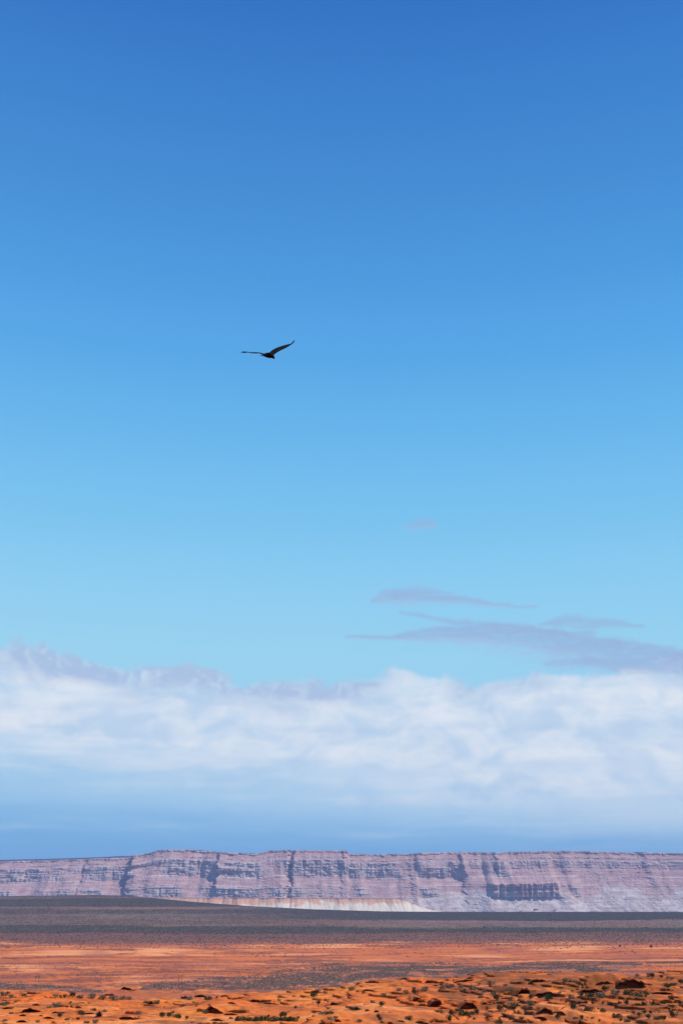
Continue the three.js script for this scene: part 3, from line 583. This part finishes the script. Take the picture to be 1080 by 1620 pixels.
// what lies nearest says which one it is
{
  const marks = [[997, 1558, 'the big tilted slab'], [835, 1570, 'the tall cave-fronted outcrop'], [857, 1602, 'the black wedge-shaped rock'], [756, 1591, 'the pair of broken dark rocks'], [689, 1588, 'the peaked boulder'], [340, 1598, 'the large black triangular rock'], [420, 1611, 'the long row of green shrubs'], [247, 1559, 'the black ledge on the far bench'], [53, 1599, 'the long lower left ledge'], [157, 1605, 'the dark spiky plant'], [1030, 1545, 'the dark skyline shrub'], [992, 1587, 'the dome-shaped shrub'], [932, 1597, 'the wide shrub on the sand'], [812, 1591, 'the largest green shrub'], [405, 1583, 'the dark stepped ledge'], [115, 1577, 'the dark green left crest shrub']];
  const sets = {};
  for (const [o, px, row, look] of nameLater) {
    let best = null, far = 1e9;
    for (const m of marks) { const q = Math.hypot(px - m[0], (row - m[1]) * 1.6); if (q < far) { far = q; best = m; } }
    const dx = px - best[0], dy = row - best[1], side = dx < 0 ? 'left of' : 'right of', up = dy < 0 ? 'above' : 'below';
    const where = Math.abs(dx) > 2.5 * Math.abs(dy) ? side : Math.abs(dy) > 2.5 * Math.abs(dx) ? up : up + ' and ' + side;
    (sets[look + ' ' + where + ' ' + best[2]] ??= []).push([far, o]);
  }
  const nth = ['nearest', 'second', 'third', 'fourth', 'fifth', 'sixth', 'seventh', 'eighth'];
  for (const [text, list] of Object.entries(sets)) list.sort((a, b) => a[0] - b[0]).forEach(([, o], i) => { o.userData.label = list.length > 1 ? nth[i] + ' ' + text : text; });
}

// ------------------------------------------------------------ loose stones, grey scrub of the flat, dark clumps of the plain: nobody could count them
{
  const blob = (sd, squash) => { const g = mergeVertices(new THREE.IcosahedronGeometry(0.5, 1).deleteAttribute('normal').deleteAttribute('uv')), p = g.attributes.position; for (let i = 0; i < p.count; i++) { const k = 1 + 0.5 * noise(p.getX(i) * 2.3 + sd, p.getY(i) * 2.3, p.getZ(i) * 2.3); p.setXYZ(i, p.getX(i) * k, (p.getY(i) * k) * squash, p.getZ(i) * k); } g.computeVertexNormals(); return g; };
  const M = new THREE.Matrix4(), q = new THREE.Quaternion(), e = new THREE.Euler(), col = new THREE.Color();
  const scatter = (name, label, geometry, material, places) => {
    const im = new THREE.InstancedMesh(geometry, material, places.length);
    places.forEach(([x, y, z, sx, sy, c], i) => { M.compose(new THREE.Vector3(x, y, z), q.setFromEuler(e.set(0, rnd() * 6.28, 0)), new THREE.Vector3(sx, sy, sx * (0.8 + 0.4 * rnd()))); im.setMatrixAt(i, M); im.setColorAt(i, col.setRGB(...c)); });
    put(im, name, { kind: 'stuff', label });
  };
  const stones = [];
  for (let i = 0; i < 2600; i++) {
    const d = 118 + 130 * rnd(), x = (rnd() - 0.5) * 0.7 * d;
    if (noise(x / 9, d / 9, 51) + 0.5 * noise(x / 3, d / 3, 52) < 0.12) continue;
    const s = 0.08 + 0.34 * rnd() ** 3; stones.push([x, groundY(x, d) + s * 0.1, -d, s * 1.3, s * 0.9, mix(C.red, C.orange, rnd() * 0.8)]);
  }
  scatter('loose_stones', 'loose red and orange stones strewn over the sandstone ground', blob(3, 0.7), new THREE.MeshPhysicalMaterial({ specularIntensity: 0.2, roughness: 0.95, name: 'loose_stone' }), stones);
  const grey = [];
  for (let i = 0; i < 420000 && grey.length < 26000; i++) {
    const d = Math.sqrt(1060 ** 2 + (1950 ** 2 - 1060 ** 2) * rnd()), x = (rnd() - 0.5) * 0.68 * d, R = rowOf((lowlandSmooth(x, d) - EYE) / d), s = scrub(pxOf(x, d), R);
    if (rnd() > s * 0.6 * smoothstep(noise(x / 60, d / 90, 91) + 0.5 * noise(x / 22, d / 40, 92), -0.5, 0.1) + 0.012) continue;
    const k = 0.7 + 1.2 * rnd() ** 1.5; grey.push([x, groundY(x, d), -d, k * 1.3, k, mix([0.048, 0.036, 0.028], [0.15, 0.10, 0.075], rnd())]);
  }
  const plantMat = new THREE.MeshPhysicalMaterial({ specularIntensity: 0.2, roughness: 0.95, name: 'scrub_leaf' });
  scatter('desert_scrub', 'grey scrub dotted over the flat behind the orange sandstone', blob(9, 0.8), plantMat, grey);
  const plainDark = [];  // low dark clumps, set closest together in the dark bands
  for (let i = 0; i < 1600000 && plainDark.length < 190000; i++) {
    const d = Math.sqrt(2150 ** 2 + (6600 ** 2 - 2150 ** 2) * rnd()), x = (rnd() - 0.5) * 0.66 * d, y0 = lowlandSmooth(x, d), g = plainBanding(pxOf(x, d), rowOf((y0 - EYE) / d));
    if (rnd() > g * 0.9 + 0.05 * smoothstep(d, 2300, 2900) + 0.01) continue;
    const k = 1.0 + 2.1 * rnd() ** 2; plainDark.push([x, groundY(x, d), -d, k * 1.5, k, mix([0.024, 0.025, 0.016], [0.085, 0.072, 0.05], rnd() ** 1.5)]);
  }
  scatter('plain_clumps', 'dark clumps covering the wide plain below the mesa', blob(15, 0.8), plantMat, plainDark);
  console.log('scatter', stones.length, grey.length, plainDark.length);
}

// ------------------------------------------------------------ power poles, far junipers, small buttes
{
  const wood = new THREE.MeshStandardMaterial({ color: new THREE.Color(0.06, 0.045, 0.038), roughness: 0.9, name: 'weathered_wood' }), glassy = new THREE.MeshStandardMaterial({ color: new THREE.Color(0.12, 0.11, 0.11), roughness: 0.4, name: 'insulator_ceramic' });
  const frame = (H, gap) => {
    const o = new THREE.Group(), add = (g, name, m = wood) => { const b = new THREE.Mesh(g, m); b.name = name; o.add(b); return b; };
    for (const s of [-1, 1]) add(new THREE.CylinderGeometry(0.19, 0.27, H + 1, 10).translate(s * gap / 2, (H - 1) / 2, 0), 'pole');
    add(new THREE.BoxGeometry(gap * 1.9, 0.34, 0.3).translate(0, H * 0.93, 0.24), 'crossarm');
    const l = Math.hypot(gap, H * 0.22);
    for (const s of [-1, 1]) add(new THREE.BoxGeometry(0.14, l, 0.12).rotateZ(s * Math.atan2(gap, H * 0.22)).translate(0, H * 0.74, -0.24 * s), 'brace');
    for (const s of [-0.86, 0, 0.86]) add(new THREE.LatheGeometry([[0.001, 0], [0.16, 0.02], [0.09, 0.18], [0.17, 0.24], [0.09, 0.42], [0.16, 0.48], [0.06, 0.72], [0.001, 0.74]].map(([a, b]) => new THREE.Vector2(a, b)), 8).translate(s * gap, H * 0.93 - 0.92, 0.24), 'insulator', glassy);
    return o;
  };
  for (const [px, row, H, gap, label] of [[285, 1560, 17.5, 5.2, 'tall two-legged wooden power pole standing clearest, left of the middle'], [59, 1554, 9, 5, 'faint two-legged power pole nearest the left edge'], [164, 1550, 7.5, 8, 'faint two-legged power pole between the leftmost one and the tall one'], [513, 1536, 9, 8, 'faint two-legged power pole above the grey scrub in the middle']]) {
    const p = hit(px, row, 1050, 3200, 4) ?? at(px, row, 1500), m = -p.z / KX, o = frame(H * -p.z / (F / CP / CP), gap * m);
    o.position.copy(p); o.rotation.y = 0.12; put(o, 'power_pole', { label, category: 'power pole', group: 'power poles crossing the flat' });
  }
  const bark = new THREE.MeshStandardMaterial({ color: new THREE.Color(0.10, 0.07, 0.05), roughness: 0.95, name: 'bark' }), needles = leafMat(0.026, 0.030, 0.018, 'juniper_needles');
  for (const [px, row, w, label] of [[766, 1469.5, 3.6, 'single dark tree dot alone on the wide plain'], [1029.5, 1500.5, 5.4, 'dark juniper tree at the right edge of the red strip below the plain'], [980, 1499, 4, 'smaller dark juniper tree left of the other on the red strip']]) {
    const p = hit(px, row, 1800, 7000, 5) ?? at(px, row, 3000), s = w * -p.z / KX, o = new THREE.Group(), pos = [];
    for (let i = 0; i < 900; i++) {
      const l = Math.floor(rnd() * 8), t = rnd() * 6.283, u = Math.acos(2 * rnd() - 1), r = 0.22 * Math.cbrt(rnd()), cx = 0.26 * Math.cos(l * 2.4) * (l % 3 ? 1 : 0.3), cy = 0.35 + 0.06 * l, cz = 0.26 * Math.sin(l * 2.4);
      const x = cx + r * Math.sin(u) * Math.cos(t), y = cy + r * Math.cos(u), z = cz + r * Math.sin(u) * Math.sin(t);
      for (let k = 0; k < 3; k++) pos.push(x + (rnd() - 0.5) * 0.11, y + (rnd() - 0.5) * 0.11, z + (rnd() - 0.5) * 0.11);
    }
    const g = new THREE.BufferGeometry(); g.setAttribute('position', new THREE.Float32BufferAttribute(pos, 3)); g.computeVertexNormals();
    const crown = new THREE.Mesh(g, needles); crown.name = 'crown';
    const trunk = new THREE.Mesh(mergeGeometries([new THREE.CylinderGeometry(0.035, 0.06, 0.42, 8).translate(0, 0.19, 0), new THREE.CylinderGeometry(0.018, 0.03, 0.34, 6).rotateZ(0.6).translate(-0.1, 0.42, 0.02), new THREE.CylinderGeometry(0.018, 0.03, 0.3, 6).rotateZ(-0.6).translate(0.1, 0.42, -0.03)]), bark); trunk.name = 'trunk';
    o.add(trunk, crown); o.position.copy(p); o.scale.setScalar(s); put(o, 'juniper_tree', { label, category: 'tree', group: 'far juniper trees' });
  }
  for (const [px, w, top, label] of [[846, 12, 1437.5, 'small reddish butte with a pale foot at the base of the mesa'], [876, 9, 1439, 'smallest dark-topped butte at the base of the mesa, right of the reddish one'], [823, 9, 1441, 'low dark mound at the base of the mesa, left of the reddish butte']]) {
    const d = 9900, R = w * d / KX * 0.8, H = EYE + tanOf(top) * d - LOW + 2, pos = [], col = [], idx = [], n = 48, m = 16;
    for (let j = 0; j <= m; j++) for (let i = 0; i <= n; i++) {
      const t = i / n * 6.2832, h = j / m, r = R * (h < 0.72 ? lerp(1, 0.36, (h / 0.72) ** 0.7) : h < 0.97 ? 0.34 : 0.0) * (1 + 0.25 * noise(Math.cos(t) * 2, Math.sin(t) * 2, px) + 0.12 * noise(Math.cos(t) * 7, Math.sin(t) * 7, h * 3));
      pos.push(Math.cos(t) * r, H * h, Math.sin(t) * r); col.push(...(h > 0.72 ? [0.26, 0.14, 0.12] : h > 0.4 ? [0.42, 0.24, 0.2] : [0.62, 0.52, 0.48]));
    }
    for (let j = 0; j < m; j++) for (let i = 0; i < n; i++) { const a = j * (n + 1) + i, b = a + 1, c = a + n + 1, e2 = c + 1; idx.push(a, c, b, b, c, e2); }
    const g = new THREE.BufferGeometry(); g.setAttribute('position', new THREE.Float32BufferAttribute(pos, 3)); g.setAttribute('color', new THREE.Float32BufferAttribute(col, 3)); g.setIndex(idx); g.computeVertexNormals();
    const o = new THREE.Mesh(g, rock); o.position.set((px - 540) / KX * d, LOW - 2, -d); put(o, 'rock_butte', { label, category: 'butte', group: 'small buttes at the foot of the mesa' });
  }
}

// ------------------------------------------------------------ the bird
{
  const D = 30, mpp = D / F, P = (px, row, back = 0) => { const k = (D + back) / F; return new THREE.Vector3((px - 540) * k - (426 - 540) * mpp, (810 - row) * k - (810 - 560) * mpp, -back); };   // metres right, up, towards the viewer (negative back)
  const parts = [];
  const flat = (g) => { const n = g.index ? g.toNonIndexed() : g; n.deleteAttribute('uv'); if (!n.attributes.normal) n.computeVertexNormals(); return n; };
  // trunk, neck and head as one tapering tube from tail root to beak
  const line = new THREE.CatmullRomCurve3([P(416, 562.2, 0.16), P(420, 561.8, 0.08), P(425, 562, 0), P(429.5, 563.2, -0.09), P(432, 564.8, -0.15), P(433.3, 566.6, -0.19), P(433.6, 568.4, -0.2)]);
  const radius = curve([[0, 0.012], [0.1, 0.036], [0.28, 0.066], [0.5, 0.078], [0.66, 0.062], [0.78, 0.046], [0.86, 0.038], [0.93, 0.026], [0.965, 0.013], [1, 0.003]]);
  const fr = line.computeFrenetFrames(48), pos = [], idx = [], n = 14;
  for (let i = 0; i <= 48; i++) { const c = line.getPointAt(i / 48), r = radius(i / 48); for (let j = 0; j < n; j++) { const t = j / n * 6.2832; pos.push(...c.clone().addScaledVector(fr.normals[i], Math.cos(t) * r).addScaledVector(fr.binormals[i], Math.sin(t) * r)); } }
  for (let i = 0; i < 48; i++) for (let j = 0; j < n; j++) { const a = i * n + j, b = i * n + (j + 1) % n; idx.push(a, b, a + n, b, b + n, a + n); }
  const tb = new THREE.BufferGeometry(); tb.setAttribute('position', new THREE.Float32BufferAttribute(pos, 3)); tb.setIndex(idx); tb.computeVertexNormals(); parts.push(flat(tb));
  // a feathered sheet with thickness between a front and a hind edge
  const sheet = (front, hind, thick) => {
    const N = 36, K = 7, a = new THREE.CatmullRomCurve3(front), b = new THREE.CatmullRomCurve3(hind), v = [], ix = [];
    for (const side of [1, -1]) for (let i = 0; i <= N; i++) for (let k = 0; k <= K; k++) {
      const p = a.getPoint(i / N), q = b.getPoint(i / N), c = p.clone().lerp(q, k / K), up = q.clone().sub(p).cross(a.getTangent(i / N)).normalize();
      c.addScaledVector(up, side * thick * Math.sin(Math.PI * Math.min(0.97, (k / K) * 0.75 + 0.13)) * (1 - 0.75 * i / N) + 0.008 * Math.sin(Math.PI * k / K) * (1 - i / N)); v.push(c.x, c.y, c.z);
    }
    const L = (N + 1) * (K + 1);
    for (let i = 0; i < N; i++) for (let k = 0; k < K; k++) { const p = i * (K + 1) + k, q = p + K + 1; ix.push(p, q, p + 1, p + 1, q, q + 1, L + p, L + p + 1, L + q, L + p + 1, L + q + 1, L + q); }
    for (let i = 0; i < N; i++) for (const k of [0, K]) { const p = i * (K + 1) + k, q = p + K + 1; ix.push(p, L + p, q, q, L + p, L + q); }
    const g = new THREE.BufferGeometry(); g.setAttribute('position', new THREE.Float32BufferAttribute(v, 3)); g.setIndex(ix); g.computeVertexNormals(); parts.push(flat(g));
  };
  const feather = (from, to, w) => { const g = new THREE.SphereGeometry(0.5, 8, 6), l = from.distanceTo(to), d = to.clone().sub(from).normalize(); g.scale(w, l * 1.1, 0.012).applyQuaternion(new THREE.Quaternion().setFromUnitVectors(new THREE.Vector3(0, 1, 0), d)).translate(...from.clone().lerp(to, 0.5)); parts.push(flat(g)); };
  // right-hand wing in the picture: shows its underside, tip bent up
  sheet([P(430, 563.5, -0.1), P(434.5, 560, 0.0), P(440, 556.3, 0.12), P(446, 553.2, 0.24), P(452, 550.4, 0.36), P(457.5, 547.3, 0.47), P(462, 543.6, 0.55)],
    [P(417, 560.6, 0.22), P(424, 559.2, 0.3), P(430.5, 554.2, 0.4), P(437, 550.6, 0.48), P(446, 547.3, 0.56), P(453.5, 545.2, 0.6), P(460.5, 543.4, 0.62)], 0.02);
  for (const [a, b, w] of [[[459.5, 545.8, 0.5], [466, 538.2, 0.62], 0.03], [[460, 545, 0.53], [465.6, 539.4, 0.68], 0.03], [[459, 545.6, 0.56], [464.9, 541, 0.72], 0.03], [[457, 546, 0.58], [463.4, 542.6, 0.76], 0.032]]) feather(P(...a), P(...b), w);
  // left-hand wing: nearly edge-on, drooping slightly to fingered tips
  sheet([P(424, 562, -0.12), P(417.5, 560.0, -0.24), P(410, 558.9, -0.38), P(403, 559.0, -0.5), P(396.5, 558.5, -0.62), P(391.5, 557.5, -0.7)],
    [P(415, 561.0, 0.12), P(411, 559.2, 0.02), P(404.5, 557.5, -0.14), P(398, 557.3, -0.28), P(393.5, 556.8, -0.42), P(389.5, 556.2, -0.54)], 0.016);
  for (const [a, b, w] of [[[392, 557.6, -0.66], [386.5, 556.1, -0.84], 0.022], [[391, 557.5, -0.62], [384, 556, -0.78], 0.022], [[390.5, 557.6, -0.58], [382.4, 556.6, -0.7], 0.022], [[390, 557.8, -0.54], [381.2, 557.4, -0.6], 0.022]]) feather(P(...a), P(...b), w);
  // tail
  sheet([P(420, 561.6, 0.06), P(415.5, 562, 0.16), P(411.6, 562.2, 0.28)], [P(418.5, 563.2, 0.1), P(415.5, 563.2, 0.2), P(412.2, 562.9, 0.32)], 0.01);
  const o = new THREE.Mesh(mergeGeometries(parts), new THREE.MeshPhysicalMaterial({ color: new THREE.Color(0.005, 0.0045, 0.0045), specularIntensity: 0.2, roughness: 0.95, side: THREE.DoubleSide, name: 'dark_plumage' }));
  const c = (() => { const v = (810 - 560) / F, u = (426 - 540) / F; return new THREE.Vector3(u * D, EYE + (SP + v * CP) * D, -(CP - v * SP) * D); })();
  o.position.copy(c); o.rotation.x = PITCH; put(o, 'bird', { label: 'dark bird of prey soaring with raised wings against the clear blue sky', category: 'bird' });
}

renderer.render(scene, camera);
